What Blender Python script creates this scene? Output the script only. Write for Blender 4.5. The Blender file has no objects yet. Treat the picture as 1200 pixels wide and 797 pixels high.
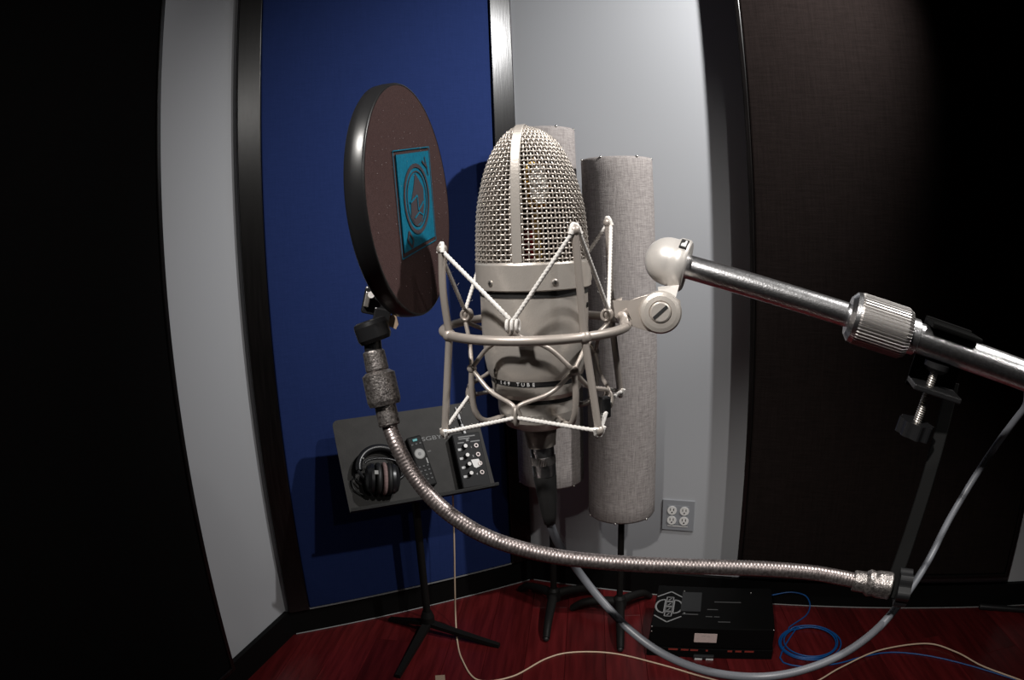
import bpy, bmesh, math, random
from mathutils import Vector as V, Matrix
random.seed(7)
scene = bpy.context.scene
PI = math.pi
R = math.radians

# ------------------------------------------------------------------ camera (15 mm fisheye on a crop sensor)
FPX, PITCH, ROLL, CAMH = 815.0, R(9.3), R(2.3), 1.33
FWD = V((0, math.cos(PITCH), -math.sin(PITCH)))
_r0 = V((1, 0, 0)); _u0 = _r0.cross(FWD)
RIGHT = math.cos(ROLL) * _r0 - math.sin(ROLL) * _u0
UP = math.cos(ROLL) * _u0 + math.sin(ROLL) * _r0
CPOS = V((0, 0, CAMH))
cd = bpy.data.cameras.new('camera'); cam = bpy.data.objects.new('camera', cd)
scene.collection.objects.link(cam); scene.camera = cam
cam.matrix_world = Matrix((( RIGHT.x, UP.x, -FWD.x, 0), (RIGHT.y, UP.y, -FWD.y, 0), (RIGHT.z, UP.z, -FWD.z, CAMH), (0, 0, 0, 1)))
cd.type = 'PANO'; cd.sensor_fit = 'HORIZONTAL'; cd.sensor_width = 36; cd.clip_start = .01
cd.lens = FPX / 1200 * 36
for tgt in (cd, getattr(cd, 'cycles', None)):
    if tgt is None: continue
    try:
        tgt.panorama_type = 'FISHEYE_EQUISOLID'; tgt.fisheye_lens = FPX / 1200 * 36; tgt.fisheye_fov = PI
    except Exception: pass

# ------------------------------------------------------------------ world, lamps, exposure
w = bpy.data.worlds.new('world'); scene.world = w; w.use_nodes = True
w.node_tree.nodes['Background'].inputs[0].default_value = (.6, .65, .75, 1)
w.node_tree.nodes['Background'].inputs[1].default_value = .004
vs = scene.view_settings
vs.view_transform = 'Standard'; vs.look = 'None'; vs.gamma = 1; vs.use_curve_mapping = False; vs.exposure = 0.0
def spot(name, loc, aim, power, angle, blend, radius, col=(1, .97, .93)):
    l = bpy.data.lights.new(name, 'SPOT'); l.energy = power; l.spot_size = R(angle); l.spot_blend = blend
    l.shadow_soft_size = radius; l.color = col
    o = bpy.data.objects.new(name, l); scene.collection.objects.link(o); o.location = loc
    o.rotation_euler = (V(aim) - V(loc)).to_track_quat('-Z', 'Y').to_euler()
    return o
spot('ceiling_spot', (1.15, 1.25, 2.42), (.52, 2.1, 1.70), 165, 88, 1.0, .03, (1, .99, .98))
spot('ceiling_spot', (1.05, .25, 2.42), (-.02, 1.05, .95), 74, 94, .8, .03)
spot('ceiling_spot', (-.50, -.35, 2.42), (.10, .48, 1.27), 112, 42, .7, .04, (1, .96, .91))
spot('ceiling_spot', (1.10, -1.20, 2.42), (-.20, 1.2, 1.50), 18, 46, .7, .04)

# ------------------------------------------------------------------ pixel helpers (1200 x 797 frame)
def ray(x, y):
    px, py = x - 600, 398.5 - y; r = math.hypot(px, py)
    if r < 1e-6: return FWD.copy()
    t = 2 * math.asin(r / 2 / FPX); s = math.sin(t) / r
    return px * s * RIGHT + py * s * UP + math.cos(t) * FWD
def P(x, y, d): return CPOS + d * ray(x, y)
def PZ(x, y, z):
    q = ray(x, y); return CPOS + q * ((z - CAMH) / q.z)
def PPL(x, y, o, n):
    q = ray(x, y); return CPOS + q * ((o - CPOS).dot(n) / q.dot(n))

# ------------------------------------------------------------------ materials
MATS = {}
def mat(name, col, rough=.5, metal=0., noise=0, nscale=20, bump=0, bscale=200, spec=.5, stretch=None, col2=None, emit=None, coat=0, sheen=0):
    m = bpy.data.materials.new(name); m.use_nodes = True; MATS[name] = m
    nt = m.node_tree; b = nt.nodes['Principled BSDF']
    b.inputs['Base Color'].default_value = (*col, 1); b.inputs['Roughness'].default_value = rough
    b.inputs['Metallic'].default_value = metal; b.inputs['Specular IOR Level'].default_value = spec
    b.inputs['Coat Weight'].default_value = coat; b.inputs['Sheen Weight'].default_value = sheen
    tc = nt.nodes.new('ShaderNodeTexCoord')
    def tex(scale, det=4):
        n = nt.nodes.new('ShaderNodeTexNoise'); n.inputs['Scale'].default_value = scale; n.inputs['Detail'].default_value = det
        mp = nt.nodes.new('ShaderNodeMapping'); nt.links.new(tc.outputs['Object'], mp.inputs[0])
        if stretch: mp.inputs['Scale'].default_value = stretch
        nt.links.new(mp.outputs[0], n.inputs['Vector']); return n
    if noise or col2:
        n = tex(nscale); mx = nt.nodes.new('ShaderNodeMix'); mx.data_type = 'RGBA'
        c2 = col2 or tuple(c * (1 - noise) for c in col)
        mx.inputs['A'].default_value = (*col, 1); mx.inputs['B'].default_value = (*c2, 1)
        rp = nt.nodes.new('ShaderNodeValToRGB'); rp.color_ramp.elements[0].position = .35; rp.color_ramp.elements[1].position = .65
        nt.links.new(n.outputs['Fac'], rp.inputs[0]); nt.links.new(rp.outputs[0], mx.inputs['Factor'])
        nt.links.new(mx.outputs['Result'], b.inputs['Base Color'])
    if bump:
        n = tex(bscale, 3); bp = nt.nodes.new('ShaderNodeBump'); bp.inputs['Strength'].default_value = bump; bp.inputs['Distance'].default_value = .002
        nt.links.new(n.outputs['Fac'], bp.inputs['Height']); nt.links.new(bp.outputs[0], b.inputs['Normal'])
    return m
def weave_mat(name, col, col2, scale, rough=.95, depth=.0015, strength=.6, vari=.3):
    """woven cloth: two crossed stretched noises"""
    m = mat(name, col, rough, spec=.04); nt = m.node_tree; b = nt.nodes['Principled BSDF']
    tc = nt.nodes.new('ShaderNodeTexCoord'); outs = []
    for st in ((1, 1, .06), (.1, .1, 1)):
        mp = nt.nodes.new('ShaderNodeMapping'); mp.inputs['Scale'].default_value = st
        nt.links.new(tc.outputs['Object'], mp.inputs[0])
        n = nt.nodes.new('ShaderNodeTexNoise'); n.inputs['Scale'].default_value = scale; n.inputs['Detail'].default_value = 5; n.inputs['Roughness'].default_value = .7
        nt.links.new(mp.outputs[0], n.inputs['Vector']); outs.append(n.outputs['Fac'])
    ad = nt.nodes.new('ShaderNodeMath'); ad.operation = 'ADD'; nt.links.new(outs[0], ad.inputs[0]); nt.links.new(outs[1], ad.inputs[1])
    mr = nt.nodes.new('ShaderNodeMapRange'); mr.inputs[1].default_value = 1 - vari; mr.inputs[2].default_value = 1 + vari
    nt.links.new(ad.outputs[0], mr.inputs[0])
    mx = nt.nodes.new('ShaderNodeMix'); mx.data_type = 'RGBA'; mx.inputs['A'].default_value = (*col2, 1); mx.inputs['B'].default_value = (*col, 1)
    nt.links.new(mr.outputs[0], mx.inputs['Factor']); nt.links.new(mx.outputs['Result'], b.inputs['Base Color'])
    bp = nt.nodes.new('ShaderNodeBump'); bp.inputs['Strength'].default_value = strength; bp.inputs['Distance'].default_value = depth
    nt.links.new(ad.outputs[0], bp.inputs['Height']); nt.links.new(bp.outputs[0], b.inputs['Normal'])
    return m
mat('grey_paint', (.40, .408, .425), .6, bump=.05, bscale=300, spec=.3)
mat('dark_paint', (.10, .10, .105), .8)
mat('ceiling_paint', (.16, .16, .16), .9)
mat('black_wood', (.006, .005, .0048), .24, noise=.5, nscale=30, bump=.07, bscale=60, stretch=(4, 4, .25))
mat('black_board', (.004, .004, .004), .5, spec=.1)
mat('cherry', (.105, .010, .011), .28, noise=.45, nscale=8, bump=.06, bscale=40, stretch=(6, .5, 1), spec=.35)
m_ = MATS['cherry']; nt_ = m_.node_tree; bs_ = nt_.nodes['Principled BSDF']; oi_ = nt_.nodes.new('ShaderNodeObjectInfo')
mr_ = nt_.nodes.new('ShaderNodeMapRange'); mr_.inputs[3].default_value = .72; mr_.inputs[4].default_value = 1.3; nt_.links.new(oi_.outputs['Random'], mr_.inputs[0])
hs_ = nt_.nodes.new('ShaderNodeHueSaturation'); nt_.links.new(bs_.inputs['Base Color'].links[0].from_socket, hs_.inputs['Color']); nt_.links.new(mr_.outputs[0], hs_.inputs['Value']); nt_.links.new(hs_.outputs[0], bs_.inputs['Base Color'])
mat('joint', (.02, .004, .004), .6)
weave_mat('blue_cloth', (.019, .034, .122), (.015, .028, .102), 260, strength=.25)
weave_mat('brown_cloth', (.012, .0085, .0078), (.007, .005, .0045), 160, strength=.5)
weave_mat('black_cloth', (.004, .0035, .0035), (.003, .003, .003), 160)
weave_mat('grey_cloth', (.36, .33, .315), (.19, .17, .165), 380, strength=.7, vari=.22)
mat('rivet_metal', (.6, .58, .55), .3, 1)
mat('nickel', (.60, .555, .51), .38, .55, bump=.05, bscale=900, spec=.5)
mat('nickel_wire', (.56, .51, .465), .36, .6)
mat('rod_paint', (.42, .375, .34), .42, .45)
mat('knuckle_paint', (.66, .63, .60), .38, .3)
mat('chrome', (.90, .90, .92), .28, 1, noise=.25, nscale=300, bump=.10, bscale=900)
mat('clutch_chrome', (.80, .77, .75), .34, 1)
mat('screw_metal', (.62, .58, .54), .36, .9)
mat('matte_black', (.003, .003, .003), .6, spec=.05)
mat('slot_dark', (.01, .01, .01), .7)
mat('black_plastic', (.012, .012, .013), .32, spec=.5)
mat('black_rubber', (.010, .010, .010), .55)
mat('black_metal', (.016, .016, .017), .36, .2, bump=.2, bscale=300)
mat('stand_black', (.009, .0085, .008), .5, spec=.15, bump=.15, bscale=250)
mat('scuffed_steel', (.42, .385, .37), .34, .85, col2=(.15, .135, .13), nscale=500, bump=.3, bscale=900)
mat('gooseneck_steel', (.44, .385, .375), .37, .9, col2=(.22, .185, .18), nscale=500)
mat('inner_screen', (.075, .060, .048), .8)
mat('brass', (.75, .48, .14), .25, 1)
mat('capsule_white', (.85, .83, .78), .4)
mat('red_plastic', (.3, .01, .01), .4)
mat('cord_white', (.86, .83, .80), .85, noise=.2, nscale=900)
mat('pop_cloth', (.088, .050, .048), .8, col2=(.066, .036, .035), nscale=700, bump=.3, bscale=1500, spec=.2)
mat('teal_ink', (.006, .20, .33), .7, noise=.25, nscale=500, spec=.2)
mat('ink_brown', (.075, .062, .072), .8, spec=.2)
mat('dust', (.5, .45, .45), .9)
mat('cable_grey', (.115, .12, .135), .42, spec=.5)
mat('cable_cream', (.62, .47, .34), .5)
mat('cable_blue', (.005, .075, .26), .4)
mat('outlet_plate', (.27, .28, .30), .45)
mat('outlet_white', (.75, .74, .72), .4)
mat('white_print', (.62, .62, .62), .6)
mat('dim_print', (.24, .24, .24), .7)
mat('faint_print', (.06, .06, .06), .7)
mat('red_print', (.25, .03, .02), .6)
mat('box_black', (.004, .004, .004), .5, spec=.06)
mat('paper_black', (.018, .019, .020), .5)
mat('paper_white', (.62, .50, .47), .7, noise=.1, nscale=200)
mat('desk_black', (.031, .029, .027), .6, spec=.25, noise=.25, nscale=25, bump=.15, bscale=200)
mat('mixer_black', (.014, .014, .015), .6, spec=.2)
mat('knob_white', (.70, .68, .66), .35)
mat('jack_metal', (.30, .26, .25), .45, .6)
mat('pad_pink', (.27, .18, .17), .8, noise=.3, nscale=150)
mat('teal_button', (.0, .28, .30), .4)
mat('remote_grey', (.26, .26, .25), .45)
mat('tan_tape', (.33, .24, .17), .7)
mat('seam_shine_paint', (.22, .22, .22), .4)  # pale tone with the shine of the baseboard edges put into it

# ------------------------------------------------------------------ mesh builder
COL = scene.collection
def frame_z(d):
    d = V(d).normalized(); a = V((0, 0, 1)) if abs(d.z) < .95 else V((1, 0, 0))
    x = a.cross(d).normalized(); return x, d.cross(x), d
def catmull(pts, n):
    pts = [V(p) for p in pts]; out = []
    for i in range(len(pts) - 1):
        p0 = pts[max(i - 1, 0)]; p1 = pts[i]; p2 = pts[i + 1]; p3 = pts[min(i + 2, len(pts) - 1)]
        if i == 0: p0 = p1 * 2 - p2
        if i == len(pts) - 2: p3 = p2 * 2 - p1
        for k in range(n):
            t = k / n
            out.append(.5 * ((2 * p1) + (p2 - p0) * t + (2 * p0 - 5 * p1 + 4 * p2 - p3) * t * t + (3 * p1 - p0 - 3 * p2 + p3) * t ** 3))
    out.append(pts[-1]); return out
def resample(pts, step):
    L = [0]
    for a, b in zip(pts, pts[1:]): L.append(L[-1] + (b - a).length)
    n = max(2, int(L[-1] / step)); out = []; j = 0
    for i in range(n + 1):
        s = L[-1] * i / n
        while j < len(pts) - 2 and L[j + 1] < s: j += 1
        f = (s - L[j]) / max(L[j + 1] - L[j], 1e-9); out.append(pts[j].lerp(pts[j + 1], min(max(f, 0), 1)))
    return out
class MB:
    def __init__(s): s.v = []; s.f = []; s.sm = []
    def add(s, vs, fs, smooth=True):
        o = len(s.v); s.v += [V(p) for p in vs]; s.f += [tuple(i + o for i in f) for f in fs]; s.sm += [smooth] * len(fs); return s
    def tube(s, pts, r, seg=10, closed=False, caps=True, mod=None):
        pts = [V(p) for p in pts]; n = len(pts); rings = []
        t0 = (pts[1] - pts[0]).normalized(); x, y, _ = frame_z(t0)
        dist = 0
        for i, p in enumerate(pts):
            if closed: t = (pts[(i + 1) % n] - pts[i - 1])
            else: t = (pts[min(i + 1, n - 1)] - pts[max(i - 1, 0)])
            t.normalize(); x = (x - t * x.dot(t)).normalized(); y = t.cross(x)
            if i: dist += (p - pts[i - 1]).length
            rr = r(i / (n - 1)) if callable(r) else r
            ring = []
            for k in range(seg):
                a = 2 * PI * k / seg; q = rr * (mod(dist, a) if mod else 1)
                ring.append(p + x * (math.cos(a) * q) + y * (math.sin(a) * q))
            rings.append(ring)
        vs = [q for g in rings for q in g]; fs = []
        m = n if closed else n - 1
        for i in range(m):
            j = (i + 1) % n
            for k in range(seg):
                l = (k + 1) % seg; fs.append((i * seg + k, i * seg + l, j * seg + l, j * seg + k))
        s.add(vs, fs)
        if caps and not closed:
            s.add(rings[0], [tuple(reversed(range(seg)))], False); s.add(rings[-1], [tuple(range(seg))], False)
        return s
    def cyl(s, a, b, r0, r1=None, seg=24, caps=True):
        return s.lathe(a, V(b) - V(a), [(r0, 0), (r1 if r1 is not None else r0, (V(b) - V(a)).length)], seg, caps)
    def lathe(s, o, d, prof, seg=32, caps=True, smooth=True, mod=None, sharp=True):
        """prof: [(radius, distance along d)]; each span has its own vertices when sharp"""
        x, y, z = frame_z(d); o = V(o)
        def ring(r, h): return [o + z * h + (x * math.cos(2 * PI * k / seg) + y * math.sin(2 * PI * k / seg)) * (r * (mod(k) if mod else 1)) for k in range(seg)]
        if sharp:
            for (r0, h0), (r1, h1) in zip(prof, prof[1:]):
                s.add(ring(r0, h0) + ring(r1, h1), [(k, (k + 1) % seg, seg + (k + 1) % seg, seg + k) for k in range(seg)], smooth)
        else:
            vs = []
            for r, h in prof: vs += ring(r, h)
            s.add(vs, [(i * seg + k, i * seg + (k + 1) % seg, (i + 1) * seg + (k + 1) % seg, (i + 1) * seg + k) for i in range(len(prof) - 1) for k in range(seg)], smooth)
        if caps:
            if prof[0][0] > 1e-6: s.add(ring(*prof[0]), [tuple(reversed(range(seg)))], False)
            if prof[-1][0] > 1e-6: s.add(ring(*prof[-1]), [tuple(range(seg))], False)
        return s
    def ball(s, c, r, seg=14, sc=(1, 1, 1), up=(0, 0, 1)):
        n = seg // 2; x, y, z = frame_z(up); c = V(c); vs = []; fs = []
        for i in range(n + 1):
            a = PI * i / n
            for k in range(seg):
                b = 2 * PI * k / seg
                vs.append(c + x * (r * sc[0] * math.sin(a) * math.cos(b)) + y * (r * sc[1] * math.sin(a) * math.sin(b)) + z * (-r * sc[2] * math.cos(a)))
        for i in range(n):
            for k in range(seg): fs.append((i * seg + k, i * seg + (k + 1) % seg, (i + 1) * seg + (k + 1) % seg, (i + 1) * seg + k))
        return s.add(vs, fs)
    def obox(s, c, ax, ay, az, sx, sy, sz, bev=0, seg=2):
        """box at c along three unit axes, bevelled"""
        bm = bmesh.new(); bmesh.ops.create_cube(bm, size=1)
        for q in bm.verts: q.co = V((q.co.x * sx, q.co.y * sy, q.co.z * sz))
        if bev: bmesh.ops.bevel(bm, geom=bm.edges[:], offset=bev, segments=seg, affect='EDGES', profile=.5)
        c = V(c); bm.verts.index_update()
        vs = [c + ax * q.co.x + ay * q.co.y + az * q.co.z for q in bm.verts]; fs = [tuple(q.index for q in f.verts) for f in bm.faces]
        if ax.cross(ay).dot(az) < 0: fs = [tuple(reversed(f)) for f in fs]
        bm.free(); return s.add(vs, fs, False)
    def box(s, lo, hi, bev=0):
        lo, hi = V(lo), V(hi); c = (lo + hi) / 2; d = hi - lo
        return s.obox(c, V((1, 0, 0)), V((0, 1, 0)), V((0, 0, 1)), d.x, d.y, d.z, bev)
    def prism(s, poly, ext):
        """extrude a 3-D polygon along ext"""
        poly = [V(p) for p in poly]; e = V(ext); n = len(poly)
        nrm = sum(((poly[i] - poly[0]).cross(poly[(i + 1) % n] - poly[0]) for i in range(n)), V((0, 0, 0)))
        if nrm.dot(e) > 0: poly.reverse()
        s.add(poly, [tuple(range(n))], False); s.add([p + e for p in poly], [tuple(reversed(range(n)))], False)
        for i in range(n):
            j = (i + 1) % n; s.add([poly[j], poly[i], poly[i] + e, poly[j] + e], [(0, 1, 2, 3)], False)
        return s
    def build(s, name, m, parent=None, base=None):
        o = V((0, 0, 0)); p = parent
        while p is not None: o += p.location; p = p.parent
        if base is not None: o = V(base)
        me = bpy.data.meshes.new(name); me.from_pydata([q - o for q in s.v], [], s.f)
        me.polygons.foreach_set('use_smooth', s.sm); me.materials.append(MATS[m]); me.update()
        ob = bpy.data.objects.new(name, me); COL.objects.link(ob); ob.parent = parent
        if parent is None: ob.location = o
        return ob
def thing(name, label, cat, loc, group=None):
    o = bpy.data.objects.new(name, None); COL.objects.link(o); o.location = loc; o.empty_display_size = .02
    return tag(o, label, cat, group)
def tag(o, label, cat, group=None):
    o['label'] = label; o['category'] = cat
    if group: o['group'] = group
    return o
def structure(o, label=None):
    o['kind'] = 'structure'
    if label: o['label'] = label
    return o
def copies(src, parent, locs, axes=None):
    """alike parts sharing one mesh: src sits at its own origin"""
    out = []
    for i, l in enumerate(locs):
        o = src if i == 0 else src.copy()
        if i: COL.objects.link(o)
        o.parent = parent; o.location = V(l) - root_loc(parent)
        if axes:
            x, y, z = axes[i]; o.rotation_euler = Matrix((x, y, z)).transposed().to_euler()
        out.append(o)
    return out
def root_loc(p):
    o = V((0, 0, 0))
    while p is not None: o += p.location; p = p.parent
    return o
def text(name, body, size, c, ax, ay, m, parent, thick=.0002, align='CENTER', sx=1):
    cu = bpy.data.curves.new(name, 'FONT'); cu.body = body; cu.size = size; cu.extrude = thick; cu.align_x = align; cu.align_y = 'CENTER'
    t = bpy.data.objects.new('tmp', cu); COL.objects.link(t); bpy.context.view_layer.update()
    me = bpy.data.meshes.new_from_object(t.evaluated_get(bpy.context.evaluated_depsgraph_get()))
    bpy.data.objects.remove(t)
    az = ax.cross(ay); b = MB(); b.add([V(c) + ax * (q.co.x * sx) + ay * q.co.y + az * q.co.z for q in me.vertices], [tuple(p.vertices) for p in me.polygons], False)
    bpy.data.meshes.remove(me); return b.build(name, m, parent)
X, Y, Z = V((1, 0, 0)), V((0, 1, 0)), V((0, 0, 1))

# ================================================================== THE ROOM
# plan lines: (point, direction along the wall, inward normal)
CORNER = V((.039, 2.381, 0)); LCOR = V((-.800, 1.970, 0))
BDIR = (CORNER - LCOR).normalized(); BN = V((BDIR.y, -BDIR.x, 0))            # blue wall, normal into the room
RDIR = V((1, -.41, 0)).normalized(); RN = V((RDIR.y, -RDIR.x, 0))            # right wall
LDIR = V((-.27, -1, 0)).normalized(); LN = V((-LDIR.y, LDIR.x, 0))           # left wall
REND = CORNER + RDIR * 3.0; LEND = LCOR + LDIR * 3.4
CEIL, BBH, BBT = 2.55, .096, .018
def slab(name, a, b, n, t, z0, z1, m):
    mb = MB(); mb.prism([a + Z * z0, b + Z * z0, b + Z * z1, a + Z * z1], -n * t); return mb.build(name, m, None, (a + b) / 2 + Z * z0)
bo = -BN * BBT; ro = -RN * BBT; lo_ = -LN * BBT
structure(slab('wall_back', LCOR + bo - BDIR * .1, CORNER + bo + BDIR * .1, BN, .1, 0, CEIL, 'grey_paint'), 'wall behind the blue cloth panel')
structure(slab('wall_right', CORNER + ro - RDIR * .005, REND + ro, RN, .1, 0, CEIL, 'grey_paint'), 'pale grey painted wall with an outlet')
structure(slab('wall_left', LCOR + lo_ - LDIR * .005, LEND + lo_, LN, .1, 0, CEIL, 'grey_paint'), 'pale grey painted wall beside the black panel')
R2 = V((REND.x, LEND.y, 0))
structure(slab('wall_side', REND + ro, R2, V((-1, 0, 0)), .1, 0, CEIL, 'dark_paint'), 'dark wall at the side of the booth')
structure(slab('wall_rear', R2, LEND + lo_, V((0, 1, 0)), .1, 0, CEIL, 'dark_paint'), 'dark wall at the back of the booth')
cl = MB().box((-2.2, -1.7, CEIL), (3.2, 2.7, CEIL + .1)).build('ceiling', 'ceiling_paint', None, (0, 0, CEIL)); structure(cl, 'dark ceiling')
# floor: planks over a sub floor
fl = MB().box((-2.2, -1.7, -.06), (3.2, 2.7, -.012)).build('floor', 'joint', None, (0, 0, -.06)); structure(fl, 'dark red cherry plank floor')
PW, PLN = .128, 1.25
pm = MB().obox((0, 0, 0), X, Y, Z, PW - .0010, PLN - .001, .012, .0006, 1).build('plank', 'cherry', fl, (0, 0, 0))
spots = []
xi = -1.75
pang = R(-6)
px_, py_ = V((math.cos(pang), math.sin(pang), 0)), V((-math.sin(pang), math.cos(pang), 0))
for i in range(-17, 30):
    off = random.random() * PLN
    for j in range(-1, 3):
        c = px_ * (i * PW) + py_ * (j * PLN + off - .5)
        if c.y - PLN / 2 > 2.55 or c.y + PLN / 2 < -1.7: continue
        # skip those wholly outside the walls
        e = c - py_ * PLN / 2
        if (e - CORNER).dot(RN) < -.12 or (e - CORNER).dot(BN) < -.12 or (c + py_ * PLN / 2 - LCOR).dot(LN) < -.12 and (e - LCOR).dot(LN) < -.12: continue
        if c.x > 2.75 or c.x < -1.8: continue
        spots.append(c + Z * -.006)
copies(pm, fl, spots, [(px_, py_, Z)] * len(spots))
# baseboards
structure(slab('baseboard_back', LCOR, CORNER, BN, BBT, 0, BBH, 'black_board'), 'black baseboard under the blue panel')
structure(slab('baseboard_right', CORNER, REND, RN, BBT, 0, BBH, 'black_board'), 'black baseboard along the grey wall')
structure(slab('baseboard_left', LCOR, LEND, LN, BBT, 0, BBH, 'black_board'), 'black baseboard along the left wall')
# thin caulk lines at the baseboard foot, specular shine put into their pale colour
for nm, a, b, n in (('baseboard_back', LCOR + BDIR * .01, CORNER - BDIR * .01, BN), ('baseboard_right', CORNER + RDIR * .01, REND, RN)):
    MB().tube([a + n * .0008 + Z * .0022, b + n * .0008 + Z * .0022], .0022, 8).build('foot_bead', 'seam_shine_paint', bpy.data.objects[nm])

# ---------------------------------------------------------------- blue cloth panel with black wood stiles
def along(o, d, s, n, off, z): return o + d * s + n * off + Z * z
BL = (CORNER - LCOR).length
pb = thing('acoustic_panel', 'tall blue cloth acoustic panel between two black wood stiles', 'acoustic panel', along(LCOR, BDIR, BL / 2, BN, -.01, BBH))
def stretch_panel(mb, o, d, n, s0, s1, z0, z1, off, t, bev=.006):
    c = o + d * ((s0 + s1) / 2) + n * (off - t / 2) + Z * ((z0 + z1) / 2); return mb.obox(c, d, n, Z, s1 - s0, t, z1 - z0, bev)
stretch_panel(MB(), LCOR, BDIR, BN, .076, BL - .086, BBH + .003, CEIL - .05, .004, .02, .004).build('cloth_face', 'blue_cloth', pb)
for s0, s1 in ((.0, .074), (BL - .084, BL - .004)):
    stretch_panel(MB(), LCOR, BDIR, BN, s0, s1, BBH + .001, CEIL - .05, .012, .028, .003).build('frame_stile', 'black_wood', pb)
stretch_panel(MB(), LCOR, BDIR, BN, .075, BL - .085, BBH + .0, BBH + .0025, .007, .02, 0).build('painted_edge_highlight', 'seam_shine_paint', pb)  # pale strip painted in as the highlight along the baseboard top
# ---------------------------------------------------------------- big brown cloth panel on the right wall
D = .086
def on_plane_s(az, off):   # distance along the right wall where a bearing meets the plane standing 'off' proud
    o = CORNER + RN * off; q = V((math.sin(R(az)), math.cos(R(az)), 0)); t = o.dot(RN) / q.dot(RN); return (q * t - CORNER).dot(RDIR)
q = ray(1187, 655); s1 = on_plane_s(math.degrees(math.atan2(q.x, q.y)), D)
s0 = on_plane_s(19.95, D)
pr = thing('acoustic_panel', 'wide dark brown cloth acoustic panel standing proud of the grey wall', 'acoustic panel', along(CORNER, RDIR, (s0 + s1) / 2, RN, 0, .16))
zb, zt = .168, CEIL - .06
stretch_panel(MB(), CORNER, RDIR, RN, s0 + .016, s1 - .016, zb + .016, zt, D - .004, D + .01, .006).build('cloth_face', 'brown_cloth', pr)
for a, b in ((s0, s0 + .0155), (s1 - .0155, s1)):
    stretch_panel(MB(), CORNER, RDIR, RN, a, b, zb, zt, D, D + .016, .003).build('frame_stile', 'black_wood', pr)
stretch_panel(MB(), CORNER, RDIR, RN, s0 + .0155, s1 - .0155, zb, zb + .0155, D, D + .016, .003).build('frame_rail', 'black_wood', pr)
# ---------------------------------------------------------------- black cloth panel on the left wall
o_ = LCOR + LN * .05; q = V((math.sin(R(-28.5)), math.cos(R(-28.5)), 0)); ls0 = (q * (o_.dot(LN) / q.dot(LN)) - LCOR).dot(LDIR)
pl = thing('acoustic_panel', 'black cloth acoustic panel on the left wall', 'acoustic panel', along(LCOR, LDIR, ls0 + .6, LN, 0, .12))
stretch_panel(MB(), LCOR, LDIR, LN, ls0 + .016, ls0 + 1.6, .118 + .016, zt, .047, .06, .006).build('cloth_face', 'black_cloth', pl)
stretch_panel(MB(), LCOR, LDIR, LN, ls0, ls0 + .0155, .118, zt, .05, .066, .003).build('frame_stile', 'black_wood', pl)
stretch_panel(MB(), LCOR, LDIR, LN, ls0 + .0155, ls0 + 1.6, .118, .1335, .05, .066, .003).build('frame_rail', 'black_wood', pl)

# ---------------------------------------------------------------- outlet on the grey wall
wo = CORNER + ro
oc = PPL(795, 603.5, wo, RN)
ot = thing('wall_outlet', 'grey square wall plate with four white power receptacles', 'wall outlet', oc)
MB().obox(oc + RN * .003, RDIR, Z, RN, .114, .118, .006, .002).build('cover_plate', 'outlet_plate', ot)
rm = MB()
rm.lathe((0, 0, 0), RN, [(.0165, 0), (.0165, .003)], 20)
rec = rm.build('receptacle', 'outlet_white', ot, (0, 0, 0))
MB().obox(oc + RN * .0064, RDIR, Z, RN, .078, .076, .0012, .0005).build('inset', 'outlet_plate', ot)
for i, (a, b) in enumerate(((-.022, .019), (.022, .019), (-.022, -.019), (.022, -.019))):
    r_ = rec if i == 0 else rec.copy()
    if i: COL.objects.link(r_)
    r_.parent = ot; r_.location = RDIR * a + Z * b + RN * .0065
    sl = MB()
    for k in (-.006, .006): sl.obox(RDIR * k + Z * .004 + RN * .0032, RDIR, Z, RN, .0026, .009, .001)
    sl.lathe(Z * -.007 + RN * .003, RN, [(.0028, 0), (.0028, .0007)], 10)
    s_ = sl.build('slot', 'slot_dark', None); s_.parent = r_; s_.location = (0, 0, 0)
MB().obox(oc + RN * .0074 - Z * .041, RDIR, Z, RN, .072, .003, .0006).build('marking', 'outlet_white', ot)

# ---------------------------------------------------------------- tube traps
def tube_trap(c, z0, z1, r, tips, label):
    t = thing('bass_trap', label, 'bass trap', (c[0], c[1], 0), 'cloth tube traps on tripod bases')
    c0 = V((c[0], c[1], 0))
    n = 26; prof = [(r - .012, 0), (r - .004, .002), (r, .009)]
    prof += [(r * (1 + .004 * math.sin(i * 1.7)), .009 + (z1 - z0 - .018) * i / n) for i in range(1, n)] + [(r, z1 - z0 - .009), (r - .004, z1 - z0 - .002), (r - .012, z1 - z0)]
    MB().lathe(c0 + Z * z0, Z, prof, 56, True, True, None, False).build('cloth_tube', 'grey_cloth', t)
    MB().lathe(c0 + Z * (z0 + .05), Z, [(.011, -z0 - .01), (.011, 0)], 16).build('pole', 'stand_black', t)
    rv = MB().ball((0, 0, 0), .0042, 10).build('rivet', 'rivet_metal', t, (0, 0, 0))
    L = []
    for zz, a0 in ((z1 - .006, -65), (z0 + .006, -50)):
        for k in range(6):
            a = R(a0 + 60 * k); L.append(c0 + V((math.cos(a) * (r - .003), math.sin(a) * (r - .003), zz + (.004 if zz > 1 else -.003))))
    copies(rv, t, L)
    MB().lathe(c0 + Z * .035, Z, [(.024, 0), (.026, .015), (.021, .04), (.013, .05)], 20).build('hub', 'stand_black', t)
    for tip in tips:
        d = V((tip[0], tip[1], 0)) - c0; l = d.length; d.normalize()
        pts = catmull([c0 + Z * .058 + d * .01, c0 + d * (l * .35) + Z * .056, c0 + d * (l * .75) + Z * .042, c0 + d * l + Z * .013], 6)
        MB().tube(pts, lambda s: .018 - .006 * s, 12).build('leg', 'stand_black', t)
        MB().ball(c0 + d * l + Z * .0105, .0105, 10, (1, 1, 1)).build('foot', 'black_rubber', t)
    return t
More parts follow.
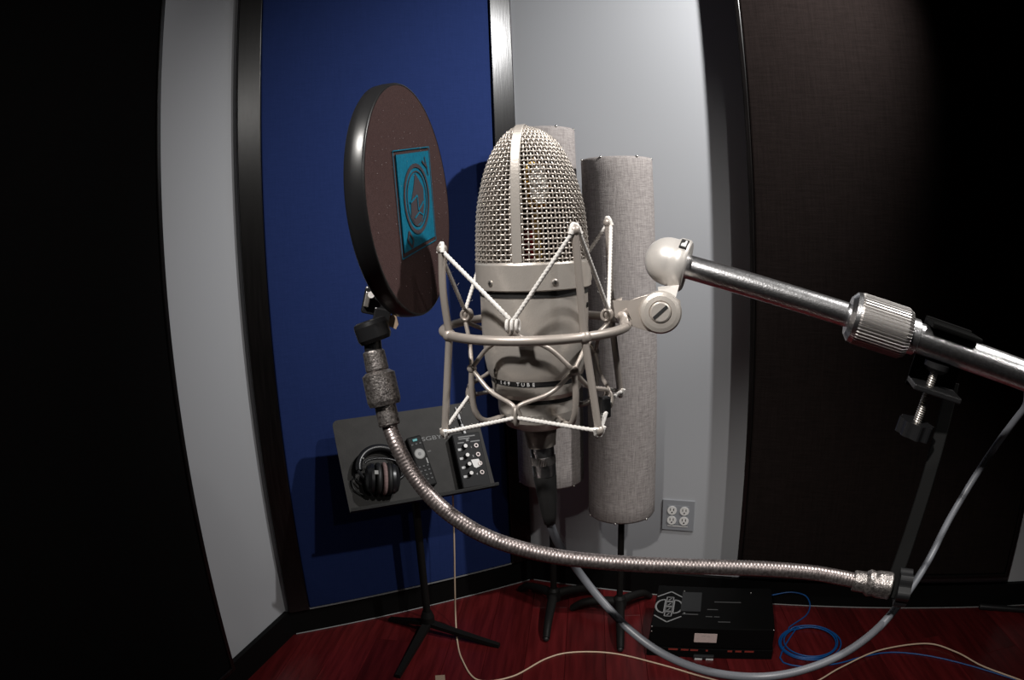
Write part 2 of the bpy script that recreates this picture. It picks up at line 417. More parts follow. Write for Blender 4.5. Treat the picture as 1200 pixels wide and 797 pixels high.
tube_trap((.335, 2.075), .408, 1.528, .108, ((.307, 1.848), (.462, 2.172), (.175, 2.130)), 'shorter grey cloth tube trap on a black tripod base, nearer the wall outlet')
tube_trap((.112, 2.160), .505, 1.632, .108, ((.073, 1.940), (-.005, 2.290), (.270, 2.232)), 'taller grey cloth tube trap in the wall corner behind the microphone')

# ================================================================== MUSIC STAND and what lies on it
DC = V((-.309, 1.983, .665)); yaw, tilt = .4249, 1.0266
DE = V((math.cos(yaw), math.sin(yaw), 0)); DF = V((-math.sin(yaw), math.cos(yaw), 0))
DV = math.cos(tilt) * DF + math.sin(tilt) * Z; DN = DE.cross(DV)        # DN faces the room
DW, DH = .46, .284
hub = V((-.322, 2.012, 0))
ms = thing('music_stand', 'black metal music stand with a tilted desk before the blue panel', 'music stand', hub)
def rrect(w, h, r, n=5):
    out = []
    for cx, cy, a0 in ((w / 2 - r, h / 2 - r, 0), (-w / 2 + r, h / 2 - r, 90), (-w / 2 + r, -h / 2 + r, 180), (w / 2 - r, -h / 2 + r, 270)):
        for k in range(n + 1):
            a = R(a0 + 90 * k / n); out.append((cx + r * math.cos(a), cy + r * math.sin(a)))
    return out
poly = [DC + DE * a + DV * b for a, b in rrect(DW, DH, .018) if True]
poly = [DC + DE * a + DV * b for a, b in ([p for p in rrect(DW, DH, .018) if p[1] > 0] + [(-DW / 2, -DH / 2), (DW / 2, -DH / 2)])]
MB().prism(poly, -DN * .002).build('desk', 'desk_black', ms)
MB().obox(DC - DV * (DH / 2) + DN * .017, DE, DN, DV, DW, .036, .0025).build('ledge', 'stand_black', ms)
MB().obox(DC - DV * (DH / 2 - .005) + DN * .035, DE, DN, DV, DW, .002, .006).build('ledge_lip', 'stand_black', ms)
text('stencil', '.SGBYVI', .018, PPL(509, 513, DC, DN) + DN * .0004, DE, DV, 'dim_print', ms, sx=1.55)
text('stencil', 'un', .011, PPL(503, 528.5, DC, DN) + DN * .0004, DE, DV, 'dim_print', ms)
back = DC - DN * .03
MB().obox(DC - DN * .014, DE, DN, DV, .07, .024, .06, .004).build('tilt_bracket', 'stand_black', ms)
top = V((hub.x, hub.y, .60))
MB().tube([top, top + Z * .05, DC - DN * .02], .011, 14).build('neck', 'stand_black', ms)
MB().lathe(hub + Z * .05, Z, [(.0125, 0), (.0125, .50), (.017, .50), (.017, .56)], 18).build('pole', 'stand_black', ms)
MB().lathe(hub + Z * .03, Z, [(.018, 0), (.023, .01), (.023, .04), (.016, .06)], 18).build('hub', 'stand_black', ms)
for tp in ((-.082, 1.915), (-.395, 1.74), (-.47, 2.09)):
    d = V((tp[0], tp[1], 0)) - hub; l = d.length; d.normalize(); sd = Z.cross(d)
    MB().prism([hub + d * .01 + Z * .035 + sd * .015, hub + d * l + Z * 0.0 + sd * .008, hub + d * l - sd * .008, hub + d * .01 + Z * .035 - sd * .015], Z * .014).build('leg', 'stand_black', ms)
# ---- cue mixer on the desk
ma = PPL(527, 510, DC + DN * .036, DN); mb_ = PPL(559.7, 505.5, DC + DN * .036, DN); mc = PPL(577.6, 568, DC + DN * .036, DN); md = PPL(545.6, 572.7, DC + DN * .036, DN)
MC = (ma + mb_ + mc + md) / 4; MX = ((mb_ - ma) + (mc - md)).normalized(); MY = ((ma - md) + (mb_ - mc)); MY = (MY - MX * MY.dot(MX)).normalized(); MZ = MX.cross(MY)
MWd = ((mb_ - ma).length + (mc - md).length) / 2; MHt = ((ma - md).length + (mb_ - mc).length) / 2
mx = thing('headphone_mixer', 'small black headphone mixer box with four knobs on the music stand', 'mixer', MC - MZ * .0345)
MB().obox(MC - MZ * .018, MX, MY, MZ, MWd, MHt, .033, .003).build('case', 'mixer_black', mx)
MB().obox(MC - MZ * .0008, MX, MY, MZ, MWd - .006, MHt - .008, .0016).build('face_plate', 'mixer_black', mx)
ys = [(.245 - .165 * k - .0) * MHt for k in range(4)]
for k in range(4):
    kc = MC + MX * (-.16 * MWd + .0) + MY * ys[k]
    kb = MB().lathe(kc, MZ, [(.0075, 0), (.0068, .012), (.005, .014)], 16).build('knob', 'black_plastic', mx)
    MB().lathe(kc + MZ * .0141, MZ, [(.0062, 0), (.0058, .003)], 16).build('knob_cap', 'knob_white', kb)
    jc = MC + MX * (.27 * MWd) + MY * ys[k]
    jk = MB().lathe(jc, MZ, [(.0068, 0), (.0068, .003), (.004, .003), (.004, .0005)], 16).build('jack', 'jack_metal', mx)
    MB().lathe(jc + MZ * .0006, MZ, [(.004, 0), (.0038, .0003)], 12).build('jack_hole', 'slot_dark', jk)
    text('numeral', str(k + 1), .009, MC + MX * (.09 * MWd) + MY * (ys[k] - .003) + MZ * .0006, MX, MY, 'white_print', mx)
    MB().obox(MC + MX * (-.33 * MWd) + MY * (ys[k] - .006) + MZ * .0004, MX, MY, MZ, .012, .007, .0006).build('dial_mark', 'white_print', mx)
for yy, w_, xx in ((.435, .055, 0), (.40, .035, -.1), (.33, .03, .27), (.33, .02, -.25), (.375, .008, 0), (.355, .008, 0)):
    MB().obox(MC + MX * (xx * MWd) + MY * (yy * MHt) + MZ * .0003, MX, MY, MZ, w_, .0035, .0005).build('print_line', 'dim_print', mx)
tp_ = [(-.02, .03), (.25, .03), (.30, -.04), (.28, -.10), (.10, -.13), (.03, -.10)]
MB().prism([MC + MX * (a * MWd) + MY * ((b - .03) * MHt) + MZ * .0004 for a, b in tp_], MZ * .0008).build('tape', 'knob_white', mx)
# ---- pen
pa, pb2 = PPL(533.5, 477, DC + DN * .005, DN), PPL(545, 509, DC + DN * .005, DN)
pen = thing('pen', 'grey pen lying above the headphone mixer on the music stand', 'pen', pb2)
pd = (pb2 - pa); MB().lathe(pa, pd, [(.0008, 0), (.0042, .02), (.0045, .03), (.0045, pd.length)], 12).build('barrel', 'white_print', pen)
MB().lathe(pa + pd * .45, pd, [(.0048, 0), (.0048, .018)], 12).build('grip', 'black_plastic', pen)
# ---- remote control
ra, rb = PPL(484, 512, DC + DN * .012, DN), PPL(504, 570, DC + DN * .012, DN)
RY = (ra - rb).normalized(); RX = RY.cross(DN).normalized(); RL = (ra - rb).length; RC = (ra + rb) / 2
mat('remote_black', (.010, .010, .010), .6, spec=.2)
rmt = thing('remote_control', 'black remote control with a teal button on the music stand', 'remote control', RC - DN * .011)
MB().obox(RC - DN * .002, RX, RY, DN, .047, RL, .018, .005).build('body', 'remote_black', rmt)
RT = RC + DN * .007
MB().obox(RT + RY * (RL * .42), RX, RY, DN, .015, .008, .003, .001).build('power_button', 'teal_button', rmt)
MB().lathe(RT + RY * (RL * .14), DN, [(.017, 0), (.017, .002), (.0145, .0035)], 24).build('direction_pad', 'remote_grey', rmt)
MB().lathe(RT + RY * (RL * .14) + DN * .0035, DN, [(.005, 0), (.0045, .001)], 14).build('ok_button', 'dim_print', rmt)
bt = MB().obox((0, 0, 0), RX, RY, DN, .008, .006, .003, .001).build('button', 'paper_black', rmt, (0, 0, 0))
copies(bt, rmt, [RT + RX * (.013 * i) + RY * (RL * (.34 if j == 0 else -.02 - .085 * j)) for j in range(5) for i in (-1, 0, 1)])
MB().obox(RT + RX * .016 - RY * (RL * .02), RX, RY, DN, .005, .018, .003, .001).build('rocker_button', 'remote_grey', rmt)
# ---- headphones
hc = PPL(447, 549, DC + DN * .03, DN)
hp = thing('headphones', 'black headphones with pink-edged ear pads on the music stand', 'headphones', PPL(449, 580, DC, DN))
HX = (DE * math.cos(R(-10)) + DV * math.sin(R(-10))).normalized(); HY = DN.cross(HX)
def hpt(a, b, c): return hc + HX * a + HY * b + DN * c
arc = [hpt(.068 * math.cos(R(a)), .066 * math.sin(R(a)), .004 - .012 * math.sin(R(a))) for a in range(-8, 189, 7)]
band = MB()
band.tube(arc, .0105, 10); band.build('headband', 'black_plastic', hp)
MB().tube([hpt(.050 * math.cos(R(a)), .012 + .016 * math.sin(R(a)), .010) for a in range(0, 181, 12)], .004, 8).build('inner_band', 'black_plastic', hp)
def oval(mb, c, k):      # stretch a shape along HY about c
    mb.v = [q + HY * ((q - c).dot(HY) * (k - 1)) for q in mb.v]; return mb
cy_, cz_ = -.034, .014
for sg, x0, x1 in ((-1, -.052, -.010), (1, .050, .014)):
    c_ = hpt(x0, cy_, cz_); ax = HX * (-sg)
    cup = oval(MB().lathe(c_, ax, [(.016, 0), (.030, .006), (.036, .016), (.037, .024)], 30), c_, 1.25).build('ear_cup', 'black_plastic', hp)
    c2 = hpt(x1 - sg * -.0 + sg * .004, cy_, cz_)
    oval(MB().tube([c2 + (HY * math.cos(t) + DN * math.sin(t)) * .029 for t in [2 * PI * k / 30 for k in range(30)]], .0095, 10, True), c2, 1.25).build('ear_pad', 'black_rubber', cup)
    MB().tube(catmull([hpt(sg * .069, .004, .004), hpt(sg * .069, -.012, .006), hpt(sg * .060, -.026, .012), hpt(x0, cy_, cz_)], 5), .005, 8).build('yoke', 'black_metal', hp)
c2 = hpt(.004, cy_, cz_)
oval(MB().tube([c2 + (HY * math.cos(t) + DN * math.sin(t)) * .033 for t in [2 * PI * k / 30 for k in range(30)]], .0065, 10, True), c2, 1.25).build('pad_edge', 'pad_pink', hp)
MB().obox(hpt(-.024, -.024, .050), HX, HY, DN, .012, .012, .004, .001).build('badge', 'remote_grey', hp)
MB().ball(hpt(-.056, .026, .012), .0035, 8).build('hinge_screw', 'remote_grey', hp)
MB().tube(catmull([hpt(-.06, -.05, 0), hpt(-.085, -.03, -.015), hpt(-.08, -.06, -.020), hpt(-.05, -.08, -.018)], 6), .0022, 6).build('lead', 'black_rubber', hp)

# ================================================================== FLOOR THINGS
# ---- flat black box
b0, b1 = V((.386, 1.815, 0)), V((.776, 1.698, 0)); BX = (b1 - b0).normalized(); BY = Z.cross(BX); BLn = (b1 - b0).length; BDp, BHt = .275, .115
bc = b0 + BX * BLn / 2 + BY * BDp / 2
bx = thing('equipment_box', 'flat black box with a hexagon emblem and white label on the floor', 'box', bc)
MB().obox(bc + Z * .018, BX, BY, Z, BLn, BDp, .036, .002).build('tray', 'box_black', bx)
MB().obox(bc + Z * .076 + BX * .002, BX, BY, Z, BLn - .012, BDp - .008, .078, .003).build('lid', 'box_black', bx)
BT = b0 + Z * (BHt + .0004)
def bp_(u, v): return BT + BX * u + BY * v
rv = MB().ball((0, 0, 0), .003, 8).build('stud', 'rivet_metal', bx, (0, 0, 0))
copies(rv, bx, [b0 + BX * .012 + Z * .113 + BY * .004, b0 + BX * .012 + Z * .095 + BY * .004, b0 + BX * (BLn - .008) + Z * .113 + BY * .004, b0 + BX * .10 + BY * .235 + Z * .1155, b0 + BX * .33 + BY * .235 + Z * .1155])
# emblem: two chevrons, two bows, a column of outlined blocks
EM0 = bp_(.056, .13)
def strip(pts, wd, name, m, par, h=.0006):
    b = MB()
    for p, q in zip(pts, pts[1:]):
        d = (q - p).normalized(); s_ = Z.cross(d) * wd / 2; b.prism([p + s_, q + s_, q - s_, p - s_], Z * h)
    return b.build(name, m, par)
def em(u, v): return EM0 + BX * u + BY * v
for sg in (1, -1): strip([em(-.044, sg * .060), em(0, sg * .098), em(.044, sg * .060)], .005, 'emblem_chevron', 'dim_print', bx)
for sg in (1, -1): strip([em(sg * .014, .042)] + [em(sg * (.018 + .026 * math.cos(t)), .042 * math.sin(t)) for t in [R(80 - 20 * k) for k in range(9)]] + [em(sg * .014, -.042), em(sg * .014, .042)], .006, 'emblem_bow', 'dim_print', bx)
for k in range(4):
    v0 = -.062 + k * .032; strip([em(-.011, v0), em(.011, v0), em(.011, v0 + .026), em(-.011, v0 + .026), em(-.011, v0)], .0035, 'emblem_letter', 'dim_print', bx)
    strip([em(-.004, v0 + .006), em(.004, v0 + .018)], .0035, 'emblem_letter', 'dim_print', bx)
MB().obox(bp_(.128, .165) + Z * .001, BX, BY, Z, .066, .125, .0015).build('paper_sheet', 'paper_black', bx)
MB().obox(bp_(.128, .085) + Z * .0006, BX, BY, Z, .052, .006, .0006).build('print_line', 'faint_print', bx)
MB().prism([bp_(.105, .094), bp_(.112, .094), bp_(.1085, .082)], Z * .0006).build('print_mark', 'dim_print', bx)
for (u, v, l) in ((.20, .12, .035), (.19, .075, .022), (.215, .075, .018), (.25, .17, .09), (.24, .045, .04)):
    MB().obox(bp_(u, v), BX, BY, Z, l, .005, .0006).build('print_line', 'faint_print', bx)
bf = b0 + BX * .0 + BY * .0036
MB().obox(b0 + BX * .185 + BY * .0034 + Z * .078, BX, Z, BY, .072, .034, .0012).build('paper_label', 'paper_white', bx)
text('label_text', '~~ ---', .012, b0 + BX * .185 + BY * .0026 + Z * .086, BX, Z, 'dim_print', bx)
for u0, u1 in ((.07, .10), (.11, .135), (.14, .165), (.19, .197), (.26, .275), (.285, .305), (.315, .345)):
    MB().obox(b0 + BX * ((u0 + u1) / 2) - BY * .0004 + Z * .031, BX, Z, BY, u1 - u0, .006, .0008).build('print_line', 'red_print', bx)
lt = MB().obox(b0 + BX * .185 - BY * .006 + Z * .009, BX, BY, Z, .066, .012, .014, .002).build('latch', 'paper_black', bx)
for du in (-.016, .02): MB().obox(b0 + BX * (.185 + du) - BY * .0125 + Z * .004, BX, BY, Z, .024, .002, .006).build('latch_tab', 'white_print', lt)
# ---- cables on the floor
def floor_path(px, r, lift=0): return [PZ(x, y, r + lift) for x, y in px]
hang = V((0, 2.04, 0))
cream = [PPL(530, 566, DC - DN * .012, DN), PPL(531.5, 605, hang, Y), PPL(532.5, 650, hang, Y), PPL(533, 690, hang, Y), PPL(533.8, 722, hang, Y)]
cream += floor_path([(536, 752), (542, 774), (560, 797), (600, 793), (640, 772), (672, 764.5), (720, 766), (775, 779), (830, 795), (900, 812), (950, 803), (985, 784), (1030, 764), (1085, 756), (1120, 766), (1150, 782), (1190, 797), (1240, 815)], .0028)
for k_ in range(len(cream) - 9, len(cream)): cream[k_] = cream[k_] + Z * .0062      # rides over the blue cable where they cross
tag(MB().tube(resample(catmull(cream, 10), .012), .0028, 8).build('audio_cable', 'cable_cream', None, PZ(700, 766, 0)), 'thin cream cable hanging from the music stand and winding across the floor', 'cable')
bl = [PPL(x, y, CORNER + RN * .006, RN) for x, y in ((903, 698), (925, 694), (942, 697), (948, 704))] + floor_path([(949, 712), (944, 722), (925, 735)], .0028)
cc = PZ(951, 753, 0)
loops = []
for k in range(5 * 30):
    a = R(120) + 2 * PI * k / 30; rad = .098 + .010 * math.sin(k * .21) + .006 * math.sin(k / 30 * 2.3)
    loops.append(cc + V((math.cos(a) * rad * 1.02 + .004 * math.sin(k * .13), math.sin(a) * rad * .98, .003 + .0042 * ((k // 30) % 3) + .001 * math.sin(k * .4))))
tail = floor_path([(914, 771), (938, 781), (980, 778), (1010, 770), (1045, 764.5), (1090, 769), (1140, 781), (1195, 798), (1240, 812)], .0028)
tag(MB().tube(resample(catmull(bl + loops + tail, 3), .009), .0027, 8).build('coiled_cable', 'cable_blue', None, cc), 'coiled blue cable on the floor beside the black box', 'cable')
fa, fb = PZ(1150, 711, .012), PZ(1225, 716, .012)
ft = thing('stand_leg', 'black metal stand leg lying by the baseboard under the brown panel', 'stand part', V((fa.x, fa.y, 0)))
MB().tube([fa, fb], .012, 14).build('tube', 'black_plastic', ft)
MB().ball(fa, .0119, 12).build('end_cap', 'black_rubber', ft)
pp = PZ(516, 797, 0); dx = V((1, .12, 0)).normalized()
tag(MB().obox(pp + Z * .0006, dx, Z.cross(dx), Z, .03, .05, .001).build('paper_scrap', 'tan_tape', None, pp), 'scrap of tan card on the floor near the music stand', 'paper')

# ================================================================== MICROPHONE
AX = P(623, 308, 1); AZ = math.atan2(AX.x, AX.y); MD = .43
M0 = V((math.sin(AZ) * MD, math.cos(AZ) * MD, 0)); M0.x += .0008
def mz(z): return V((M0.x, M0.y, z))
mic = thing('condenser_microphone', 'nickel studio condenser microphone with a woven wire head grille', 'microphone', mz(1.203))
RA = V((math.sin(R(-17)), -math.cos(R(-17)), 0)); RB = V((-RA.y, RA.x, 0))      # rib direction, short axis
if RB.x < 0: RB = -RB
GP = [(0, 34.0, 34.0), (18, 33.2, 33.6), (34, 31.8, 33), (48, 28.8, 32), (58, 25.9, 30.8), (67, 22.2, 28.8), (75, 17.4, 25.6), (80.5, 12.4, 22), (83.6, 7.4, 18.5), (84.6, 1.6, 15)]
GC = catmull([V((g[0] * .957, g[1], g[2])) for g in GP], 8)
arcl = [0]
for a, b in zip(GC, GC[1:]): arcl.append(arcl[-1] + math.hypot(b.x - a.x, b.y - a.y))
def gprof(s):
    t = s * arcl[-1]; j = 0
    while j < len(GC) - 2 and arcl[j + 1] < t: j += 1
    f = (t - arcl[j]) / max(arcl[j + 1] - arcl[j], 1e-9); return GC[j].lerp(GC[j + 1], f)
ZC = 1.3095
def gpt(s, phi, off=0.0):
    g = gprof(s); n = 2.25
    c, q = math.cos(phi), math.sin(phi)
    u = math.copysign(abs(c) ** (2 / n), c); v_ = math.copysign(abs(q) ** (2 / n), q)
    slope = max(0, s - .55) / .45
    return mz(ZC + g.x * .001 + off * slope * 1.0) + RA * (u * (g.z * .001 + off * (1 - .6 * slope))) + RB * (v_ * (g.y * .001 + off * (1 - .6 * slope)))
NROW, NCOL, WR = 32, 74, .00058
gr = MB()
for i in range(NROW):
    s = (i + .5) / NROW
    pts = []
    for k in range(NCOL * 2):
        o = .00042 * (1 if (k // 1) % 2 == 0 else 0) * 0
        ph = 2 * PI * (k + .0) / (NCOL * 2)
        o = .0006 * math.cos(PI * k / 2 * 1.0 + PI * i) if k % 2 == 0 else 0
        pts.append(gpt(s, ph, o))
    gr.tube(pts, WR, 5, True)
for k in range(NCOL):
    ph = 2 * PI * k / NCOL
    pts = [gpt(max(0, min(1, i / (NROW * 2))), ph, (-.0006 * math.cos(PI * k + PI * ((i - 1) // 2)) if i % 2 == 1 else 0)) for i in range(0, NROW * 2 - 1)]
    gr.tube(pts, WR * .9, 5, False, False)
go = gr.build('wire_grille', 'nickel_wire', mic); go['kind'] = 'stuff'
# inner: liner behind the capsule, capsule and its post
ln = MB(); vs, fs = [], []
for i in range(17):
    for k in range(25):
        ph = R(40) + R(320) * k / 24          # open towards the rib side to show the capsule
        vs.append(gpt(i / 16 * .97, ph, 0) .lerp(mz(ZC + .04), .10))
for i in range(16):
    for k in range(24): fs.append((i * 25 + k, i * 25 + k + 1, (i + 1) * 25 + k + 1, (i + 1) * 25 + k))
vs2 = MB()
LNM = MB()
def inside(ph): return True
cp_dir = (RA * .22 + RB * .97).normalized(); cps = Z.cross(cp_dir)
# back half liner (the half away from the open front)
vs, fs = [], []
for i in range(17):
    for k in range(25):
        ph = R(100) + R(260) * k / 24
        p = gpt(i / 16 * .985, ph, 0); a = mz(p.z); vs.append(a + (p - a) * .94 - Z * .002)
LNM.add(vs, [(i * 25 + k, i * 25 + k + 1, (i + 1) * 25 + k + 1, (i + 1) * 25 + k) for i in range(16) for k in range(24)])
LNM.build('inner_screen', 'inner_screen', mic)
MB().lathe(mz(ZC), Z, [(.033, 0), (.033, .001)], 36).build('grille_floor', 'inner_screen', mic)
CPC = mz(ZC + .046) + RB * .002 + RA * .004
cap = MB().lathe(CPC - cp_dir * .004, cp_dir, [(.0165, 0), (.017, .001), (.017, .008), (.0155, .009)], 36).build('capsule', 'brass', mic)
MB().lathe(CPC + cp_dir * .0051, cp_dir, [(.0125, 0), (.0122, .0006)], 30).build('diaphragm', 'capsule_white', cap)
scw = MB().ball((0, 0, 0), .0014, 8).build('capsule_screw', 'brass', cap, (0, 0, 0))
copies(scw, cap, [CPC + cp_dir * .0056 + (cps * math.cos(2 * PI * k / 12) + Z * math.sin(2 * PI * k / 12)) * .0145 for k in range(12)])
MB().lathe(mz(ZC) + RB * .002 + RA * .004, Z, [(.006, 0), (.005, .028)], 18).build('capsule_post', 'brass', cap)
MB().lathe(mz(ZC) + RA * .024 + RB * .004, Z, [(.003, 0), (.003, .018)], 12).build('lead_wire', 'red_plastic', cap)
# rib over the crown
rib = MB(); lw = .0029
path = [(0, .0)] 
def ribline(sg):
    out = []
    for i in range(41):
        g = gprof(i / 40); out.append((sg * (g.z * .001), ZC + g.x * .001))
    return out
pr2 = ribline(1) + list(reversed(ribline(-1)))
n = len(pr2); vs = []
for i, (a, z_) in enumerate(pr2):
    a0, z0_ = pr2[max(i - 1, 0)]; a1, z1_ = pr2[min(i + 1, n - 1)]
    t = V((a1 - a0, z1_ - z0_)).normalized(); nn = V((t.y, -t.x)) if False else V((-t.y, t.x))
    if nn.dot(V((a, z_ - (ZC + .02)))) < 0: nn = -nn
    for off, half in ((.0016, lw * .8), (.0012, lw), (-.0014, lw)):
        for sg in (1, -1): vs.append(mz(0) + RA * (a + nn.x * off) + Z * (z_ + nn.y * off) + RB * (sg * half))
order = [4, 2, 0, 1, 3, 5]
fs = []
for i in range(n - 1):
    for k in range(6):
        a, b = order[k], order[(k + 1) % 6]; fs.append((i * 6 + a, i * 6 + b, (i + 1) * 6 + b, (i + 1) * 6 + a))
rib.add(vs, fs, False); rib.build('crown_rib', 'nickel', mic)
# collar and body
MB().lathe(mz(1.2925), Z, [(.0345, 0), (.0357, .0008), (.0358, .0155), (.0352, .0168), (.034, .0172)], 72).build('collar', 'nickel', mic)
MB().lathe(mz(1.2385), Z, [(.0296, 0), (.0312, .004), (.0324, .011), (.0331, .022), (.0334, .036), (.0334, .0535)], 72, True, True, None, False).build('body', 'nickel', mic)
MB().lathe(mz(1.2888), Z, [(.0338, 0), (.0338, .0036)], 60).build('painted_collar_shade', 'slot_dark', mic)  # dark band painted on the body for the shade under the collar
bd = MB().lathe(mz(1.2352), Z, [(.0288, 0), (.0290, .0008), (.0292, .0033)], 64).build('badge_band', 'black_plastic', mic)
MB().lathe(mz(1.2262), Z, [(.0262, 0), (.0280, .003), (.0288, .0088)], 64).build('base_ring', 'nickel', mic)
MB().lathe(mz(1.2235), Z, [(.0255, 0), (.0255, .0028)], 60).build('base_gap', 'slot_dark', mic)
# band lettering, wrapped letter by letter
def ring_text(body, a0, step, r, z_, size, m, par):
    for i, ch in enumerate(body):
        if ch == ' ': continue
        a = a0 + i * step; nrm = V((math.sin(a), -math.cos(a), 0)); text('letter', ch, size, mz(z_) + nrm * r, Z.cross(nrm), Z, m, par)
ring_text('M 149 TUBE', R(-62), R(6.2), .0294, 1.2369, .0032, 'white_print', bd)
for i, ch in enumerate(('20', '40')):
    a = R(60 + 11 * i); nrm = V((math.sin(a), -math.cos(a), 0)); text('scale_mark', ch, .0046, mz(1.281) + nrm * .0336, Z.cross(nrm), Z, 'slot_dark', mic)
def screw(c, nrm, r, par):
    x, y, z = frame_z(nrm)
    s_ = MB().lathe(c, nrm, [(r, -.0002), (r, .0002), (r * .72, .0005)], 16).build('screw', 'screw_metal', par)
    k = MB()
    k.obox(c + z * .0006, x, y, z, r * 1.1, r * .24, .0003); k.obox(c + z * .0006, x, y, z, r * .24, r * 1.1, .0003)
    k.build('screw_slot', 'slot_dark', s_)
for a in (-47, 18, 84):
    nrm = V((math.sin(R(a)), -math.cos(R(a)), 0)); screw(mz(1.2975) + nrm * .0358, nrm, .0020, mic)
nrm = V((math.sin(R(-54)), -math.cos(R(-54)), .12)).normalized(); screw(mz(1.2445) + V((nrm.x, nrm.y, 0)).normalized() * .0315, nrm, .0019, mic)

# ================================================================== SHOCK MOUNT
sm = thing('shock_mount', 'nickel shock mount of rods and white elastic cord around the microphone', 'shock mount', mz(1.2035))
def ma(deg, r, z): return V((M0.x + r * math.cos(R(deg)), M0.y + r * math.sin(R(deg)), z))
ZR, RR = 1.268, .0575
ringpts = [ma(a, RR, ZR) for a in range(0, 360, 5)]
MB().tube(ringpts, .0028, 14, True).build('ring', 'rod_paint', sm)
rods = [-64, 26, 116, 206]
TIP, BOT = [], []
for a in rods:
    da = 10 if a == -64 else 0
    dt, db = {-64: (0, .0055), 26: (.004, .0070), 116: (.002, .004), 206: (-.0080, 0)}[a]
    t, m_, b = ma(a - da * .3, {206: .0595, 26: .0570}.get(a, .0555), 1.327 + dt), ma(a, RR, ZR), ma(a + da * .4, .0640, 1.2095 + db)
    bow = ma(a, .060, 1.295)
    pts = catmull([t, bow, m_], 8) if a == 206 else [t, t.lerp(m_, .5), m_]
    MB().tube(pts + [m_.lerp(b, .5), b], .00225, 10).build('rod', 'rod_paint', sm)
    MB().ball(m_, .0040, 14).build('ring_joint', 'rod_paint', sm)
    TIP.append(t); BOT.append(b)
    for e in (t, b): MB().ball(e, .0033, 12).build('rod_tip', 'rod_paint', sm)
# inner crown frame: upper peaks K, nodes N, lower valleys L
ka = [-108, -18, 72, 162]; IR = .0455
K = [ma(a, IR, 1.2755) for a in ka]; NN = [ma(a + 45, IR - .001, 1.2465) for a in ka]; LL = [ma(a, IR, 1.2225) for a in ka]
for i in range(4):
    k, nl, nr, l = K[i], NN[i - 1], NN[i], LL[i]
    tan = Z.cross((k - mz(k.z)).normalized())
    # upper arch: node - up - peak - down - next node
    up = catmull([nl, nl.lerp(k, .42) + Z * .002, k - tan * .0022 - Z * .006, k - tan * .0022 + Z * .0005, k + Z * .002, k + tan * .0022 + Z * .0005, k + tan * .0022 - Z * .006, nr.lerp(k, .42) + Z * .002, nr], 5)
    MB().tube(up, .0014, 9).build('upper_arch', 'rod_paint', sm)
    dn = catmull([nl, nl.lerp(l, .42) - Z * .002, l - tan * .002 + Z * .006, l - tan * .002, l - Z * .002, l + tan * .002, l + tan * .002 + Z * .006, nr.lerp(l, .42) - Z * .002, nr], 5)
    MB().tube(dn, .0014, 9).build('lower_arch', 'rod_paint', sm)
    MB().ball(nr, .0030, 12).build('node', 'rod_paint', sm)
    a = ka[i] + 45
    MB().tube(catmull([nr, ma(a, IR, 1.232), ma(a, IR - .002, 1.219), ma(a, .037, 1.2125), ma(a, .024, 1.2135)], 6), .0019, 10).build('cradle_arm', 'rod_paint', sm)
cup = MB().lathe(mz(1.2035), Z, [(.0150, 0), (.0205, .0022), (.0240, .007), (.0252, .013), (.0252, .020)], 60, True).build('cradle_cup', 'nickel', sm)
MB().cyl(ma(-60, .0245, 1.2125), ma(-60, .0305, 1.2125), .0016, .0016, 12).build('cradle_screw', 'screw_metal', cup)
# elastic cords
def braid(d, a): return 1 + .13 * math.cos(2 * a - d * 2600)
def cordseg(mb, p, q, sag=0): mb.tube(resample([p, q], .0006), .00125, 10, False, True, braid)
for i in range(4):
    k = K[i]; l = LL[i]
    tl, tr = TIP[i - 1], TIP[i]; bl_, br = BOT[i - 1], BOT[i]
    out = (k - mz(k.z)).normalized(); tan = Z.cross(out)
    for p, q in ((tl, k - tan * .0012 + Z * .003), (tr, k + tan * .0012 + Z * .003)):
        c_ = MB(); cordseg(c_, p + out * .002, q + out * .001); c_.build('upper_cord', 'cord_white', sm)
    c_ = MB()
    for off in (-.0028, 0, .0028):
        c_.tube([k + tan * off + out * (.0026 * math.cos(t)) + Z * (.0032 * math.sin(t) - .0005) for t in [2 * PI * j / 14 for j in range(14)]], .0011, 8, True)
    c_.build('cord_loop', 'cord_white' if i == 0 else 'rod_paint', sm)
    for p, q in ((bl_, l - Z * .001), (br, l - Z * .001)):
        c_ = MB(); cordseg(c_, p + out * .001, q + out * .001); c_.build('lower_cord', 'cord_white', sm)
    c_ = MB()
    c_.tube([l + out * (.0026 * math.cos(t)) + Z * (.0055 * math.sin(t) - .0005) for t in [2 * PI * j / 16 for j in range(16)]], .0011, 8, True)
    c_.build('cord_loop', 'rod_paint', sm)
for e, o_ in zip(TIP + BOT, [1] * 4 + [-1] * 4):
    out = (e - mz(e.z)).normalized(); tan = Z.cross(out); c_ = MB()
    c_.tube(catmull([e + tan * -.0034 - Z * o_ * .002 + out * .001, e - tan * .0015 + Z * o_ * .0028, e + tan * .0015 + Z * o_ * .0028, e + tan * .0034 - Z * o_ * .002 + out * .001], 6), .00125, 8, False, True, braid)
    c_.build('cord_wrap', 'cord_white', sm)
# loose fibres on the cords
fz = MB()
segs = []
for i in range(4): segs += [(TIP[i - 1], K[i]), (TIP[i], K[i]), (BOT[i - 1], LL[i]), (BOT[i], LL[i])]
for p, q in segs:
    for j in range(26):
        c = p.lerp(q, random.random()); d = V((random.uniform(-1, 1), random.uniform(-1, 1), random.uniform(-1, 1))).normalized()
        fz.tube([c + d * .0010, c + d * random.uniform(.0019, .0030)], .00006, 3)
fo = fz.build('cord_fuzz', 'cord_white', sm); fo['kind'] = 'stuff'
